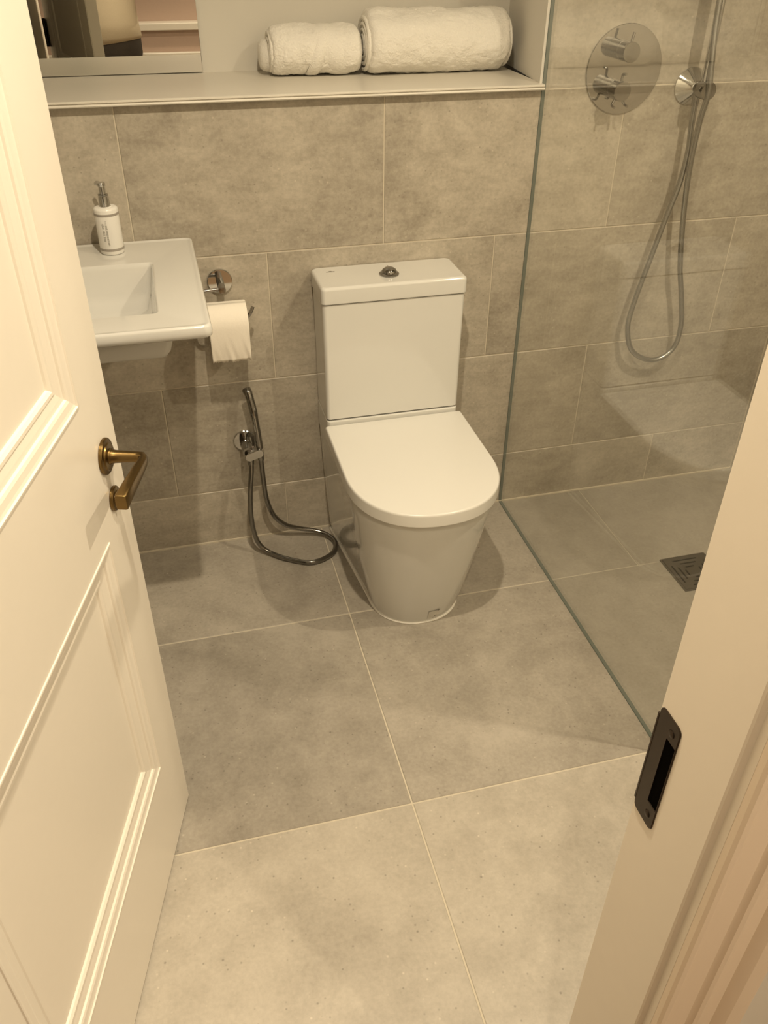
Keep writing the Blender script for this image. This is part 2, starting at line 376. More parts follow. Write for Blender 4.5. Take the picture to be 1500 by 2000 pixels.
# ------------------------------------------------------------------ hallway beyond the camera (seen in the mirror)
struct(obj('floor_hall', bx(-1.2, XR+0.1, -3.3, FY, -0.06, -0.001), M_hallfloor, smooth=False))
struct(obj('wall_hall', bx(-1.2, XR+0.1, -3.30, -3.20, -0.05, CEIL), M_hallwall, smooth=False))
struct(obj('wall_hall_left', bx(-1.3, -1.2, -3.3, -1.735, -0.05, CEIL), M_plaster, smooth=False))
struct(obj('wall_hall_right', bx(XR+0.1, XR+0.2, -3.3, 0.03, -0.05, CEIL), M_plaster, smooth=False))
struct(obj('wall_hall_door_side', bx(-1.2, XL-0.1, -1.735, FY, -0.05, CEIL), M_plaster, smooth=False))
hs = thing('wall_shelf', 'cream ledge with pinkish panel in the hallway, seen in the mirror', 'shelf', (0.3, -3.14, 0))
obj('shelf_board', bx(-1.4, 1.4, -0.06, 0.06, 0.945, 0.983, bev=0.004), M_paint, hs, smooth=False)
obj('front_panel', bx(-1.4, 1.4, -0.06, 0.035, 0.0, 0.945), M_hallwall, hs, smooth=False)
obj('lower_rail', bx(-1.4, 1.4, 0.035, 0.075, 0.0, 0.833, bev=0.004), M_paint, hs, smooth=False)

# ------------------------------------------------------------------ the door
A = Vector((-0.1116, -0.8772, 0)); dr = Vector((-0.2635, -0.9647, 0)).normalized(); nf = Vector((0, 0, 1)).cross(dr)
DM = Matrix((dr, nf, Vector((0, 0, 1)))).transposed().to_4x4(); DM.translation = A
door = bpy.data.objects.new('door_1', None); col.objects.link(door); door.matrix_world = DM
struct(door)
DW, DT, D0, D1 = 0.765, 0.04, 0.008, 2.03
PX0, PX1 = 0.113, 0.652
P1 = (0.244, 0.768); P2 = (0.994, 1.90)
def dpart(name, x0, x1, z0, z1, parent=door, m=M_paint):
    return obj(name, bx(x0, x1, -DT, 0, z0, z1), m, parent, smooth=False)
def stile(x0, x1, round_x0):
    bm = bmesh.new(); box(bm, x0, x1, -DT, 0, D0, D1)
    if round_x0:
        es = [e for e in bm.edges if all(abs(v.co.x-x0) < 1e-6 for v in e.verts) and abs(e.verts[0].co.z-e.verts[1].co.z) > 0.1]
        bmesh.ops.bevel(bm, geom=es, offset=0.0025, segments=2, affect='EDGES')
    return obj('stile', bm, M_paint, door, smooth=False)
stile(0.0, PX0, True); stile(PX1, DW, False)
dpart('rail', PX0, PX1, D0, P1[0]); dpart('rail', PX0, PX1, P1[1], P2[0]); dpart('rail', PX0, PX1, P2[1], D1)
def panel(z0, z1):
    rec = -0.015; wd = 0.052
    f = obj('panel', bx(PX0, PX1, -DT+0.012, rec, z0, z1), M_paint, door, smooth=False)
    prof = [(0.0, 0.0), (0.001, 0.0016), (0.0035, 0.0018), (0.005, -0.0005), (0.009, -0.0015), (0.018, -0.0025), (0.022, -0.0042), (0.0235, -0.0072), (0.030, -0.0080), (0.040, -0.0100), (0.0425, -0.0088), (0.047, -0.0090), (0.0505, -0.0120), (0.052, rec)]
    for side in (0, 1):
        bm = bmesh.new(); rings = []
        for d, h in prof:
            y = h if side == 0 else -DT-h*0.6
            if side == 1 and d == prof[-1][0]: y = -DT+0.012
            rings.append([(PX0+d, y, z0+d), (PX1-d, y, z0+d), (PX1-d, y, z1-d), (PX0+d, y, z1-d)])
        loft(bm, rings, False, False)
        if side == 0: obj('moulding', bm, M_paint, f, smooth=False)
        else: obj('moulding', bm, M_paint, f, smooth=False)
panel(*P1); panel(*P2)
# handle on the visible face
hd = thing('door_handle', 'antique brass lever handle on the open cream door', 'door handle', (0, 0, 0))
hd.parent = door
del hd['category']; hd['label'] = 'antique brass lever on its round rose'
bm = bmesh.new(); lathe(bm, [(0.0265, 0), (0.0275, 0.001), (0.0275, 0.004), (0.0262, 0.0055), (0.0215, 0.0065), (0.020, 0.0085), (0.0125, 0.0095), (0.012, 0.012)], (0.062, 0, 0.886), (0, 1, 0), 40)
obj('rose', bm, M_brass, hd)
def sq(cx, y, cz, a, b_): return None
bm = bmesh.new()
lathe(bm, [(0.0085, 0.009), (0.0112, 0.0095), (0.0112, 0.013), (0.0098, 0.016), (0.0090, 0.030), (0.0082, 0.050), (0.0074, 0.058)], (0.062, 0, 0.886), (0, 1, 0), 24)
# arm : rounded rectangular bar turning from the neck toward the hinge
def ring_at(c, ax, h, t, r=0.003):
    """rounded rectangle in plane normal to ax (in XY), h = height (z), t = thickness"""
    ax = Vector(ax).normalized(); side = Vector((-ax.y, ax.x, 0))
    return [Vector(c)+side*p[0]+Vector((0, 0, 1))*p[1] for p in rrect(-t/2, t/2, -h/2, h/2, min(r, t/2-0.0003, h/2-0.0003), 0, 4)]
rings = []
for k, (x, y, ax, h, t) in enumerate([(0.062, 0.044, (0, 1), 0.0145, 0.0150), (0.0622, 0.049, (0.1, 1), 0.0148, 0.0148), (0.064, 0.0555, (0.6, 1), 0.0150, 0.0135), (0.0685, 0.0590, (1, 0.6), 0.0152, 0.0118),
                                      (0.075, 0.0600, (1, 0.0), 0.0158, 0.0108), (0.10, 0.0580, (1, -0.04), 0.0190, 0.0130), (0.14, 0.0555, (1, -0.04), 0.0215, 0.0150), (0.172, 0.0540, (1, -0.04), 0.0235, 0.0165), (0.1735, 0.0539, (1, -0.04), 0.0220, 0.0150)]):
    rings.append(ring_at((x, y, 0.886-0.004*max(0, (x-0.07))/0.1), (ax[0], ax[1], 0), h, t, 0.0042 if k < 4 else 0.0028))
loft(bm, rings); obj('lever', bm, M_brass, hd, ang=40)
bm = bmesh.new(); lathe(bm, [(0.0185, 0), (0.0195, 0.001), (0.0195, 0.004), (0.0182, 0.0055), (0.0135, 0.0065), (0.012, 0.009), (0.0, 0.0092)], (0.062, 0, 0.812), (0, 1, 0), 32)
obj('escutcheon', bm, M_brass, hd)
bm = bmesh.new(); box(bm, 0.0595, 0.0645, 0.009, 0.022, 0.802, 0.822, bev=0.002); obj('thumb_turn', bm, M_brass, hd)
# same lever on the hidden face
bm = bmesh.new(); lathe(bm, [(0.0265, 0), (0.0275, 0.001), (0.0275, 0.004), (0.0262, 0.0055), (0.012, 0.0065), (0.0095, 0.016), (0.0080, 0.045)], (0.062, -DT, 0.886), (0, -1, 0), 32)
box(bm, 0.054, 0.174, -DT-0.052, -DT-0.042, 0.876, 0.895, bev=0.003); obj('inner_lever', bm, M_brass, hd)
# latch plate in the leading edge
bm = bmesh.new(); box(bm, -0.0006, 0.001, -0.032, -0.008, 0.80, 0.96, bev=0.0004, seg=1); obj('latch_plate', bm, M_bronze, door, smooth=False)
for z in (0.25, 1.10, 1.85):
    bm = bmesh.new(); box(bm, DW-0.001, DW+0.0012, -DT, -0.004, z-0.05, z+0.05); lathe(bm, [(0.0065, -0.052), (0.0065, 0.052)], (DW+0.002, -DT-0.006, z), (0, 0, 1), 16)
    box(bm, DW-0.03, DW+0.002, -DT-0.003, -DT, z-0.05, z+0.05)
    obj('hinge', bm, M_bronze, door)

# ------------------------------------------------------------------ toilet
TX = 0.5265
toilet = thing('toilet', 'white close-coupled toilet with closed lid against the tiled wall', 'toilet', (TX, 0, 0))
def dsec(z, wb, wf, yb, yc, yf, n=28, e=2.25, r=0.012):
    """D section: straight back, tapering flanks, superelliptic nose"""
    pts = [(-wb+r, yb), (-wb+r*0.3, yb-r*0.3), (-wb, yb-r)]
    for k in range(1, 7):
        t = k/7; pts.append((-(wb+(wf-wb)*t), yb-r+(yc-yb+r)*t))
    for k in range(n+1):
        a = PI*k/n; cx = -math.cos(a); sy_ = math.sin(a)
        x = wf*math.copysign(abs(cx)**(2/e), cx); y = yc-(yc-yf)*abs(sy_)**(2/e)
        pts.append((x, y))
    for k in range(6, 0, -1):
        t = k/7; pts.append(((wb+(wf-wb)*t), yb-r+(yc-yb+r)*t))
    pts += [(wb, yb-r), (wb-r*0.3, yb-r*0.3), (wb-r, yb)]
    return [(x, y, z) for x, y in pts]
bm = bmesh.new(); rings = []
TOPZ = 0.389
def lerp(a, b_, t): return a+(b_-a)*t
for z in (0.0, 0.004, 0.03, 0.08, 0.13, 0.18, 0.23, 0.28, 0.32, 0.345, 0.362, 0.374, 0.382, 0.3865, 0.3885):
    t = (z/TOPZ)
    s = t**0.8
    top = max(0.0, (z-0.352)/(0.389-0.352)); ins = 0.013*(1-math.sqrt(max(0, 1-top**2)))
    rings.append(dsec(z, lerp(0.155, 0.1785, t**0.7)-ins*0.5, lerp(0.117, 0.180, s)-ins, -0.004, lerp(-0.35, -0.395, s), lerp(-0.480, -0.580, s)+ins))
loft(bm, rings); obj('pan', bm, M_gloss, toilet, ang=50, wn=True)
bm = bmesh.new(); loft(bm, [rrect(-0.1785, 0.1785, -0.143, -0.004, 0.010, z, 5) for z in (0.37, 0.440)]+[rrect(-0.1765, 0.1765, -0.141, -0.006, 0.009, 0.4425, 5)])
obj('pan_deck', bm, M_gloss, toilet, wn=True)
# silicone bead round the foot
bm = bmesh.new(); ring = [Vector(p) for p in dsec(0.003, 0.157, 0.1195, -0.004, -0.35, -0.4825)]
tube(bm, ring[2:-2], 0.0042, 8); obj('sealant_bead', bm, M_sili, toilet)
# seat ring (thin, dark shadow gap) and lid
bm = bmesh.new()
loft(bm, [dsec(z, 0.166, 0.167, -0.146, -0.390, -0.572, r=0.006) for z in (0.3880, 0.3985)]); obj('seat', bm, M_seat, toilet)
bm = bmesh.new(); rings = []
for z, ins in ((0.3985, 0.002), (0.3995, 0.0004), (0.402, 0.0), (0.4270, 0.0), (0.4305, 0.0008), (0.4325, 0.0025), (0.4332, 0.005)):
    rings.append(dsec(z, 0.1865-ins, 0.1875-ins, -0.146-ins, -0.390, -0.597+ins, r=0.006, n=40))
loft(bm, rings); obj('lid', bm, M_seat, toilet, ang=40, wn=True)
for s in (-1, 1):
    bm = bmesh.new(); lathe(bm, [(0.009, -0.02), (0.009, 0.02)], (s*0.075, -0.149, 0.4325-0.012), (1, 0, 0), 16); obj('hinge', bm, M_chrome, toilet)
# cistern
bm = bmesh.new(); rings = []
for z, ins in ((0.4450, 0.003), (0.4475, 0.0), (0.60, -0.0005), (0.757, -0.002), (0.7595, -0.0005), (0.7595, 0.008)):
    rings.append(rrect(-0.1785+ins, 0.1785-ins, -0.1415+ins, -0.006, 0.010, z, 6))
loft(bm, rings); obj('cistern', bm, M_gloss, toilet, ang=50, wn=True)
bm = bmesh.new(); rings = []
for z, ins in ((0.7605, 0.006), (0.7625, 0.001), (0.765, 0.0), (0.796, 0.0), (0.8005, 0.0015), (0.803, 0.005), (0.8035, 0.009)):
    rings.append(rrect(-0.183+ins, 0.183-ins, -0.1475+ins, -0.004, 0.010, z, 6))
cl = bm; loft(bm, rings); clid = obj('cistern_lid', bm, M_gloss, toilet, ang=50, wn=True)
bm = bmesh.new(); lathe(bm, [(0.0245, 0), (0.0245, 0.003), (0.022, 0.005), (0.0205, 0.0055)], (-0.001, -0.086, 0.8035), (0, 0, 1), 32)
lathe(bm, [(0.0195, 0.004), (0.0190, 0.008), (0.0165, 0.0125), (0.0105, 0.0165), (0.0, 0.018)], (-0.001, -0.086, 0.8035), (0, 0, 1), 32)
fb = obj('flush_button', bm, M_dchrome, toilet)
bm = bmesh.new(); box(bm, -0.0012, 0.0002, -0.105, -0.067, 0.815, 0.8195); obj('button_split', bm, M_chrome, toilet)
# small winged maker's mark printed on the cistern lid
bm = bmesh.new(); zc = 0.8037
for (x, y, a, b_) in ((0, 0, 0.0045, 0.0016), (0, 0.0028, 0.0025, 0.001), (-0.007, -0.0014, 0.004, 0.0005), (0.007, -0.0014, 0.004, 0.0005), (0, -0.003, 0.0105, 0.0004)):
    box(bm, -0.139+x-a, -0.139+x+a, -0.036+y-b_, -0.036+y+b_, zc, zc+0.0002)
obj('maker_mark', bm, M_ink, toilet, smooth=False)
# worn label near the foot of the pan: follows the curved front
def pan_front(x, z):
    t = z/TOPZ; s = t**0.8; wf = lerp(0.117, 0.180, s); yc = lerp(-0.35, -0.395, s); yf = lerp(-0.480, -0.585, s)
    u = min(1, abs(x)/wf); return yc-(yc-yf)*(1-u**2.25)**(1/2.25)
def patch(bm, x0, x1, z0, z1, off, n=6):
    for i in range(n):
        a, b_ = x0+(x1-x0)*i/n, x0+(x1-x0)*(i+1)/n
        q = [(a, z0), (b_, z0), (b_, z1), (a, z1)]
        bm.faces.new([bm.verts.new((x, pan_front(x, z)-off, z)) for x, z in q])
bm = bmesh.new(); patch(bm, 0.006, 0.036, 0.016, 0.052, 0.0006); stk = obj('worn_sticker', bm, M_sticker, toilet)
bm = bmesh.new()
for x0, x1, z0, z1 in ((0.030, 0.0335, 0.049, 0.0535), (0.033, 0.036, 0.0505, 0.054), (0.024, 0.0265, 0.022, 0.027), (0.0275, 0.029, 0.028, 0.030), (0.020, 0.0225, 0.017, 0.0185), (0.0285, 0.031, 0.0185, 0.020)):
    patch(bm, x0, x1, z0, z1, 0.0009, 1)
obj('sticker_mark', bm, M_ink, stk)

# ------------------------------------------------------------------ basin
BX0, BX1, BY0, BZ = -0.405, 0.0655, -0.535, 0.900
basin = thing('wash_basin', 'white rectangular wall-hung wash basin beside the door', 'basin', (-0.17, 0, 0))
ox = 0.17
def rr2(x0, x1, y0, y1, r, z): return [(p[0]+ox, p[1], p[2]) for p in rrect(x0, x1, y0, y1, r, z, 6)]
bm = bmesh.new(); rings = []
# underside inner -> outer edge -> top lip -> flat -> bowl
bx0, bx1, by0, by1 = -0.345, -0.034, -0.440, -0.152
rings.append(rr2(BX0+0.030, BX1-0.030, BY0+0.03, -0.004, 0.012, BZ-0.026))
rings.append(rr2(BX0+0.006, BX1-0.006, BY0+0.006, -0.001, 0.012, BZ-0.024))
rings.append(rr2(BX0+0.001, BX1-0.001, BY0+0.001, -0.001, 0.014, BZ-0.020))
rings.append(rr2(BX0, BX1, BY0, -0.001, 0.015, BZ-0.012))
rings.append(rr2(BX0+0.0008, BX1-0.0008, BY0+0.0008, -0.0012, 0.015, BZ-0.003))
rings.append(rr2(BX0+0.003, BX1-0.003, BY0+0.003, -0.0025, 0.0145, BZ+0.0015))
rings.append(rr2(BX0+0.006, BX1-0.006, BY0+0.006, -0.005, 0.013, BZ+0.0022))
rings.append(rr2(BX0+0.010, BX1-0.010, BY0+0.012, -0.010, 0.010, BZ+0.0005))
rings.append(rr2(BX0+0.016, BX1-0.016, BY0+0.020, -0.014, 0.008, BZ-0.0005))
rings.append(rr2(bx0-0.006, bx1+0.006, by0-0.006, by1+0.006, 0.012, BZ-0.0008))
rings.append(rr2(bx0-0.001, bx1+0.001, by0-0.001, by1+0.001, 0.008, BZ-0.003))
rings.append(rr2(bx0+0.003, bx1-0.002, by0+0.003, by1-0.002, 0.008, BZ-0.012))
rings.append(rr2(bx0+0.012, bx1-0.010, by0+0.012, by1-0.015, 0.012, BZ-0.060))
rings.append(rr2(bx0+0.03, bx1-0.022, by0+0.028, by1-0.035, 0.016, BZ-0.088))
rings.append(rr2(bx0+0.06, bx1-0.050, by0+0.055, by1-0.065, 0.02, BZ-0.094))
loft(bm, rings, False, True); obj('basin_top', bm, M_gloss, basin, ang=60, wn=True)
bm = bmesh.new()
loft(bm, [rr2(bx0-0.03, bx1+0.030, by0-0.020, -0.003, 0.015, BZ-0.024), rr2(bx0-0.028, bx1+0.028, by0-0.017, -0.003, 0.015, BZ-0.045), rr2(bx0-0.02, bx1+0.018, by0-0.002, -0.003, 0.015, BZ-0.085),
          rr2(bx0-0.012, bx1+0.010, by0+0.010, -0.003, 0.014, BZ-0.100), rr2(bx0-0.006, bx1+0.003, by0+0.018, -0.004, 0.012, BZ-0.104)], False, True)
obj('basin_underside', bm, M_gloss, basin, ang=60, wn=True)
bm = bmesh.new(); lathe(bm, [(0.030, 0), (0.031, 0.002), (0.028, 0.004), (0.022, 0.003), (0.020, 0.006), (0.0, 0.007)], (-0.19+ox, -0.30, BZ-0.0945), (0, 0, 1), 28)
obj('waste', bm, M_chrome, basin)

# ------------------------------------------------------------------ soap dispenser
soap = thing('soap_dispenser', 'white cylindrical pump soap dispenser with grey bands on the basin rim', 'soap dispenser', (-0.1150, -0.062, BZ-0.0004))
R = 0.0262
bm = bmesh.new(); lathe(bm, [(R-0.003, 0), (R-0.0008, 0.0012), (R, 0.003), (R, 0.0955), (R-0.0005, 0.0975), (R-0.0025, 0.0998), (R-0.007, 0.1010), (0.0145, 0.1013), (0.0140, 0.1020)], seg=48)
obj('bottle_body', bm, M_bottle, soap)
for z0, z1 in ((0.0085, 0.0145), (0.0845, 0.0900)):
    bm = bmesh.new(); lathe(bm, [(R-0.001, z0), (R+0.0005, z0+0.0004), (R+0.0005, z1-0.0004), (R-0.001, z1)], seg=48); obj('grey_band', bm, M_band, soap)
bm = bmesh.new(); lathe(bm, [(0.0122, 0.1010), (0.0126, 0.1020), (0.0116, 0.1030), (0.0112, 0.1230), (0.0098, 0.1245)], seg=28); obj('collar', bm, M_chrome, soap)
bm = bmesh.new(); lathe(bm, [(0.0100, 0.1240), (0.0106, 0.1250), (0.0106, 0.1270), (0.0075, 0.1280)], seg=24); obj('pump_ring', bm, M_dchrome, soap)
bm = bmesh.new(); lathe(bm, [(0.0070, 0.1280), (0.0070, 0.1430), (0.0086, 0.1445), (0.0088, 0.1495), (0.0075, 0.1515), (0.0, 0.1520)], seg=24)
tube(bm, smooth_path([(0, 0, 0.1470), (-0.005, 0.010, 0.1480), (-0.010, 0.019, 0.1465), (-0.012, 0.023, 0.1430)], 5), [0.0040]*16, 10)
obj('pump_head', bm, M_chrome, soap)
# the printed label: two vertical lines of tiny lettering, too small to read
bm = bmesh.new(); rr_ = random.Random(3)
def arcquad(bm, a0, a1, z0, z1):
    q = [(a0, z0), (a1, z0), (a1, z1), (a0, z1)]
    bm.faces.new([bm.verts.new(((R+0.0004)*math.sin(a), -(R+0.0004)*math.cos(a), z)) for a, z in q])
for ln, (a, w_) in enumerate(((-0.50, 0.090), (-0.22, 0.075))):
    z = 0.032 if ln == 0 else 0.022
    top = 0.072 if ln == 0 else 0.076
    while z < top:
        h = rr_.uniform(0.0010, 0.0020)
        if rr_.random() < 0.85:
            arcquad(bm, a, a+w_*2, z, z+0.0006)
            if rr_.random() < 0.6: arcquad(bm, a, a+0.018, z, z+h)
            if rr_.random() < 0.5: arcquad(bm, a+w_, a+w_+0.018, z, z+h)
            if rr_.random() < 0.4: arcquad(bm, a+2*w_-0.018, a+2*w_, z, z+h)
        z += h+0.0008
obj('label_print', bm, M_ink, soap, smooth=False)

# ------------------------------------------------------------------ towels on the ledge
def towel(name, label, x0, x1, yc, r, turns, waves, tilt=0.0, seed=1, squash=0.94, flap=0.0, yshift=0.0):
    t = thing(name, label, 'towel', ((x0+x1)/2, yc, LZ), 'rolled white towels on the ledge')
    L = x1-x0; N = 64; n_ = 22
    rng = random.Random(seed); ph = [rng.uniform(0, 6.28) for _ in range(8)]
    bm = bmesh.new(); rings = []
    for i in range(n_+1):
        s = i/n_; x = -L/2+L*s
        e0 = min(s, 1-s)*L
        rnd = 1-0.10*max(0, 1-e0/0.028)**2
        ring = []
        for k in range(N):
            a = 2*PI*k/N
            f = 1+0.020*math.sin(waves*s*6.28+ph[0]+a)*math.sin(a*2+ph[1])+0.012*math.sin(3*waves*s*6.28+ph[2])*math.cos(a*3+ph[3])+0.012*math.sin(a*5+ph[4]+s*4)
            rad = r*f*rnd
            y = rad*math.cos(a)*1.04; z = rad*math.sin(a)*squash
            z = max(z, -r*0.90)                      # rests flat
            ring.append((x+flap*0.02*math.sin(a+1.0)*(1 if s > 0.5 else -1)*(1 if e0 < 0.03 else 0), y+yshift*(s-0.5), z+r*0.90+0.001))
        rings.append(ring)
    loft(bm, rings, True, True)
    body = obj('towel_roll', bm, M_towel, t, ang=75)
    md = body.modifiers.new('sub', 'SUBSURF'); md.levels = 2; md.render_levels = 2
    for sz, st in ((0.05, 0.010), (0.012, 0.0034), (0.0055, 0.0018)):
        tx = bpy.data.textures.new('terry_lumps', 'CLOUDS'); tx.noise_scale = sz
        md = body.modifiers.new('lumps', 'DISPLACE'); md.texture = tx; md.texture_coords = 'GLOBAL'; md.strength = st; md.mid_level = 0.5
    # spiral layers showing on both ends
    for s in (-1, 1):
        bm = bmesh.new(); pts = []
        for k in range(int(turns*24)):
            a = k/24*2*PI; rr3 = r*0.16+(r*0.72)*(k/(turns*24))
            pts.append((s*(L/2-0.004+0.004*(1-rr3/r)), rr3*math.cos(a)*1.02+yshift*s*0.5, rr3*math.sin(a)*squash+r*0.90+0.001))
        tube(bm, pts, 0.0048, 8); obj('rolled_edge', bm, M_towel, t)
    return t, body
tw, body = towel('hand_towel', 'small rolled white hand towel, left on the ledge', 0.305, 0.521, 0.232, 0.0600, 3, 1.6, seed=5, squash=0.90, yshift=-0.012)
# loose core end and the overlapping hem fold of the small towel
bm = bmesh.new(); rings = []
for i, (x, r_) in enumerate(((-0.085, 0.034), (-0.108, 0.036), (-0.120, 0.034), (-0.1275, 0.028), (-0.130, 0.016))):
    rings.append([(x, 0.020+r_*0.95*math.cos(2*PI*k/28), 0.042+r_*math.sin(2*PI*k/28)) for k in range(28)])
loft(bm, rings); obj('inner_fold', bm, M_towel, tw, ang=80)
bm = bmesh.new()
for (xa, xb, lean, rr4) in ((-0.012, 0.020, 0.012, 0.0605), (0.018, 0.072, -0.014, 0.0600)):
    outer = []
    for s in range(7):
        t = s/6; x = xa+(xb-xa)*t; bul = math.sin(PI*t)*0.002-0.0030*(abs(2*t-1)**4)
        ring = []
        for k in range(25):
            a = -0.9+ (PI+1.1)*k/24 + 0
            a2 = PI*1.32-a                         # front side sweep
            rad = rr4+bul
            ring.append((x+lean*math.sin(a2)*1.2, rad*math.cos(a2)*1.04-0.002, max(rad*math.sin(a2)*0.90, -0.0515)+0.0535))
        outer.append(ring)
    loft(bm, outer, False, False, closed=False)
obj('hem_fold', bm, M_towel, tw, ang=80)
bt, bb = towel('bath_towel', 'large rolled white bath towel, right on the ledge', 0.533, 0.900, 0.222, 0.0755, 4, 1.0, seed=9, squash=0.93, yshift=0.012)
bm = bmesh.new(); outer = []
for s in range(5):
    x = 0.118+0.052*s/4
    ring = []
    for k in range(25):
        a2 = PI*1.40-(PI+0.3)*k/24
        rad = 0.0735-0.006*(s/4)**3-0.002*(s == 0)
        ring.append((x+0.010*math.sin(a2), rad*math.cos(a2)*1.03+0.004, max(rad*math.sin(a2)*0.93, -0.064)+0.0665))
    outer.append(ring)
loft(bm, outer, False, False, closed=False); obj('end_fold', bm, M_towel, bt, ang=80)

# ------------------------------------------------------------------ toilet roll and its holder
TZ = 0.7905
hold = thing('toilet_roll_holder', 'chrome toilet roll holder on the tiles right of the basin', 'toilet roll holder', (0.1185, 0, TZ))
bm = bmesh.new(); lathe(bm, [(0.0295, 0), (0.0305, 0.001), (0.0305, 0.006), (0.0290, 0.0075), (0.0, 0.0078)], (0, 0, 0), (0, -1, 0), 40); obj('rosette', bm, M_chrome, hold)
bm = bmesh.new(); lathe(bm, [(0.0095, 0.007), (0.0088, 0.012), (0.0088, 0.066), (0.0082, 0.068), (0.0, 0.0685)], (0, 0, 0), (0, -1, 0), 24); obj('post', bm, M_dchrome, hold)
bm = bmesh.new()
tube(bm, smooth_path([(0, -0.058, 0), (-0.030, -0.058, -0.001), (-0.058, -0.060, -0.006), (-0.066, -0.062, -0.030), (-0.066, -0.064, -0.060), (-0.056, -0.065, -0.0745), (-0.030, -0.065, -0.0755), (0.030, -0.065, -0.0755), (0.050, -0.065, -0.074), (0.062, -0.062, -0.064), (0.070, -0.058, -0.050)], 6), 0.0044, 12)
obj('roll_bar', bm, M_dchrome, hold)
roll = thing('toilet_roll', 'white toilet roll with a torn hanging sheet, under the chrome holder', 'toilet roll', (0.1225, -0.066, 0.7135))
RL, RR_ = 0.0475, 0.0465
bm = bmesh.new(); seg = 44
rings = [[(x, r_*math.cos(2*PI*k/seg), r_*math.sin(2*PI*k/seg)) for k in range(seg)] for x, r_ in ((-RL, 0.020), (-RL, RR_-0.001), (-RL+0.001, RR_), (RL-0.001, RR_), (RL, RR_-0.001), (RL, 0.020), (-RL, 0.020))]
loft(bm, rings, False, False); bmesh.ops.remove_doubles(bm, verts=bm.verts, dist=1e-5); obj('paper', bm, M_paper, roll, ang=40)
bm = bmesh.new(); rings = [[(x, r_*math.cos(2*PI*k/32), r_*math.sin(2*PI*k/32)) for k in range(32)] for x, r_ in ((-RL+0.0005, 0.0195), (RL-0.0005, 0.0195), (RL-0.0005, 0.0183), (-RL+0.0005, 0.0183), (-RL+0.0005, 0.0195))]
loft(bm, rings, False, False); obj('core', bm, M_card, roll)
bm = bmesh.new(); rng = random.Random(11); nx, nz = 40, 20; grid = []
tear = [rng.uniform(-0.0028, 0.0022) for _ in range(nx+1)]
for j in range(nz+1):
    row = []
    for i in range(nx+1):
        x = -RL+2*RL*i/nx; t = j/nz
        if t < 0.35:
            a = math.radians(95+85*(t/0.35)); y = (RR_+0.0006)*math.cos(a); z = (RR_+0.0006)*math.sin(a)
        else:
            q = (t-0.35)/0.65; z = -0.092*q; y = -(RR_+0.0006)+0.012*q*q
            cr = q**1.6*0.0016
            y += cr*(math.sin(x*130+q*5)+0.6*math.sin(x*260+5-q*7)+0.7*math.sin(x*61+1+q*3)+0.4*math.sin(x*410-q*9))*(0.35+0.65*(0.5+x/(2*RL)))
            if j == nz: z += tear[i]
        row.append(bm.verts.new((x*(1-0.012*max(0, t-0.4)), y, z)))
    grid.append(row)
for j in range(nz):
    for i in range(nx): bm.faces.new((grid[j][i], grid[j][i+1], grid[j+1][i+1], grid[j+1][i]))
sh = obj('hanging_sheet', bm, M_paper, roll, ang=80)
md = sh.modifiers.new('thick', 'SOLIDIFY'); md.thickness = 0.0004

# ------------------------------------------------------------------ bidet spray
bid = thing('bidet_spray', 'dark chrome bidet hand spray with looping hose, left of the toilet', 'bidet spray', (0.140, 0, 0.336))
ob = Vector((0.140, 0, 0.336))
bm = bmesh.new(); lathe(bm, [(0.0300, 0), (0.0310, 0.001), (0.0310, 0.005), (0.0295, 0.0065), (0.016, 0.0075)], (0, 0, 0), (0, -1, 0), 36); obj('rosette', bm, M_chrome, bid)
bm = bmesh.new(); lathe(bm, [(0.0155, 0.006), (0.0155, 0.030), (0.0145, 0.031), (0.0145, 0.070), (0.0135, 0.072), (0, 0.0725)], (0, 0, 0.0), (0, -1, 0.02), 28); obj('outlet', bm, M_dchrome, bid)
bm = bmesh.new()   # stadium-faced bracket
def stadium(y, sx, sz, cx, cz, n=14):
    out = []
    for k in range(n): a = PI/2-PI*k/(n-1); out.append((cx+sx+sz*math.cos(a), y, cz+sz*math.sin(a)+0.004))
    for k in range(n): a = -PI/2-PI*k/(n-1); out.append((cx-sx+sz*math.cos(a), y, cz+sz*math.sin(a)-0.004))
    return out
loft(bm, [stadium(-0.052, 0.0120, 0.0115, 0.016, -0.004), stadium(-0.054, 0.0130, 0.0125, 0.016, -0.004), stadium(-0.084, 0.0130, 0.0125, 0.016, -0.004), stadium(-0.0855, 0.0122, 0.0117, 0.016, -0.004)])
obj('bracket', bm, M_chrome, bid)
bm = bmesh.new(); hp = [Vector(p)-ob for p in ((0.1735, -0.068, 0.345), (0.171, -0.066, 0.385), (0.168, -0.063, 0.425), (0.1645, -0.058, 0.462), (0.1600, -0.050, 0.490))]
pth = smooth_path(hp, 6); nn = len(pth)
tube(bm, pth, [0.0095 if i < nn*0.55 else 0.0105 for i in range(nn)], 16); hnd = obj('handset', bm, M_dchrome, bid)
bm = bmesh.new(); tube(bm, smooth_path([Vector(p)-ob for p in ((0.1605, -0.051, 0.488), (0.158, -0.045, 0.500), (0.1545, -0.036, 0.508))], 6), [0.0108]*6+[0.0118]*7, 18); obj('spray_head', bm, M_dchrome, bid)
bm = bmesh.new(); tube(bm, [Vector(p)-ob for p in ((0.166, -0.072, 0.400), (0.1635, -0.0715, 0.425), (0.160, -0.068, 0.452))], [0.0035, 0.0042, 0.003], 10); obj('trigger', bm, M_chrome, bid)
bm = bmesh.new()
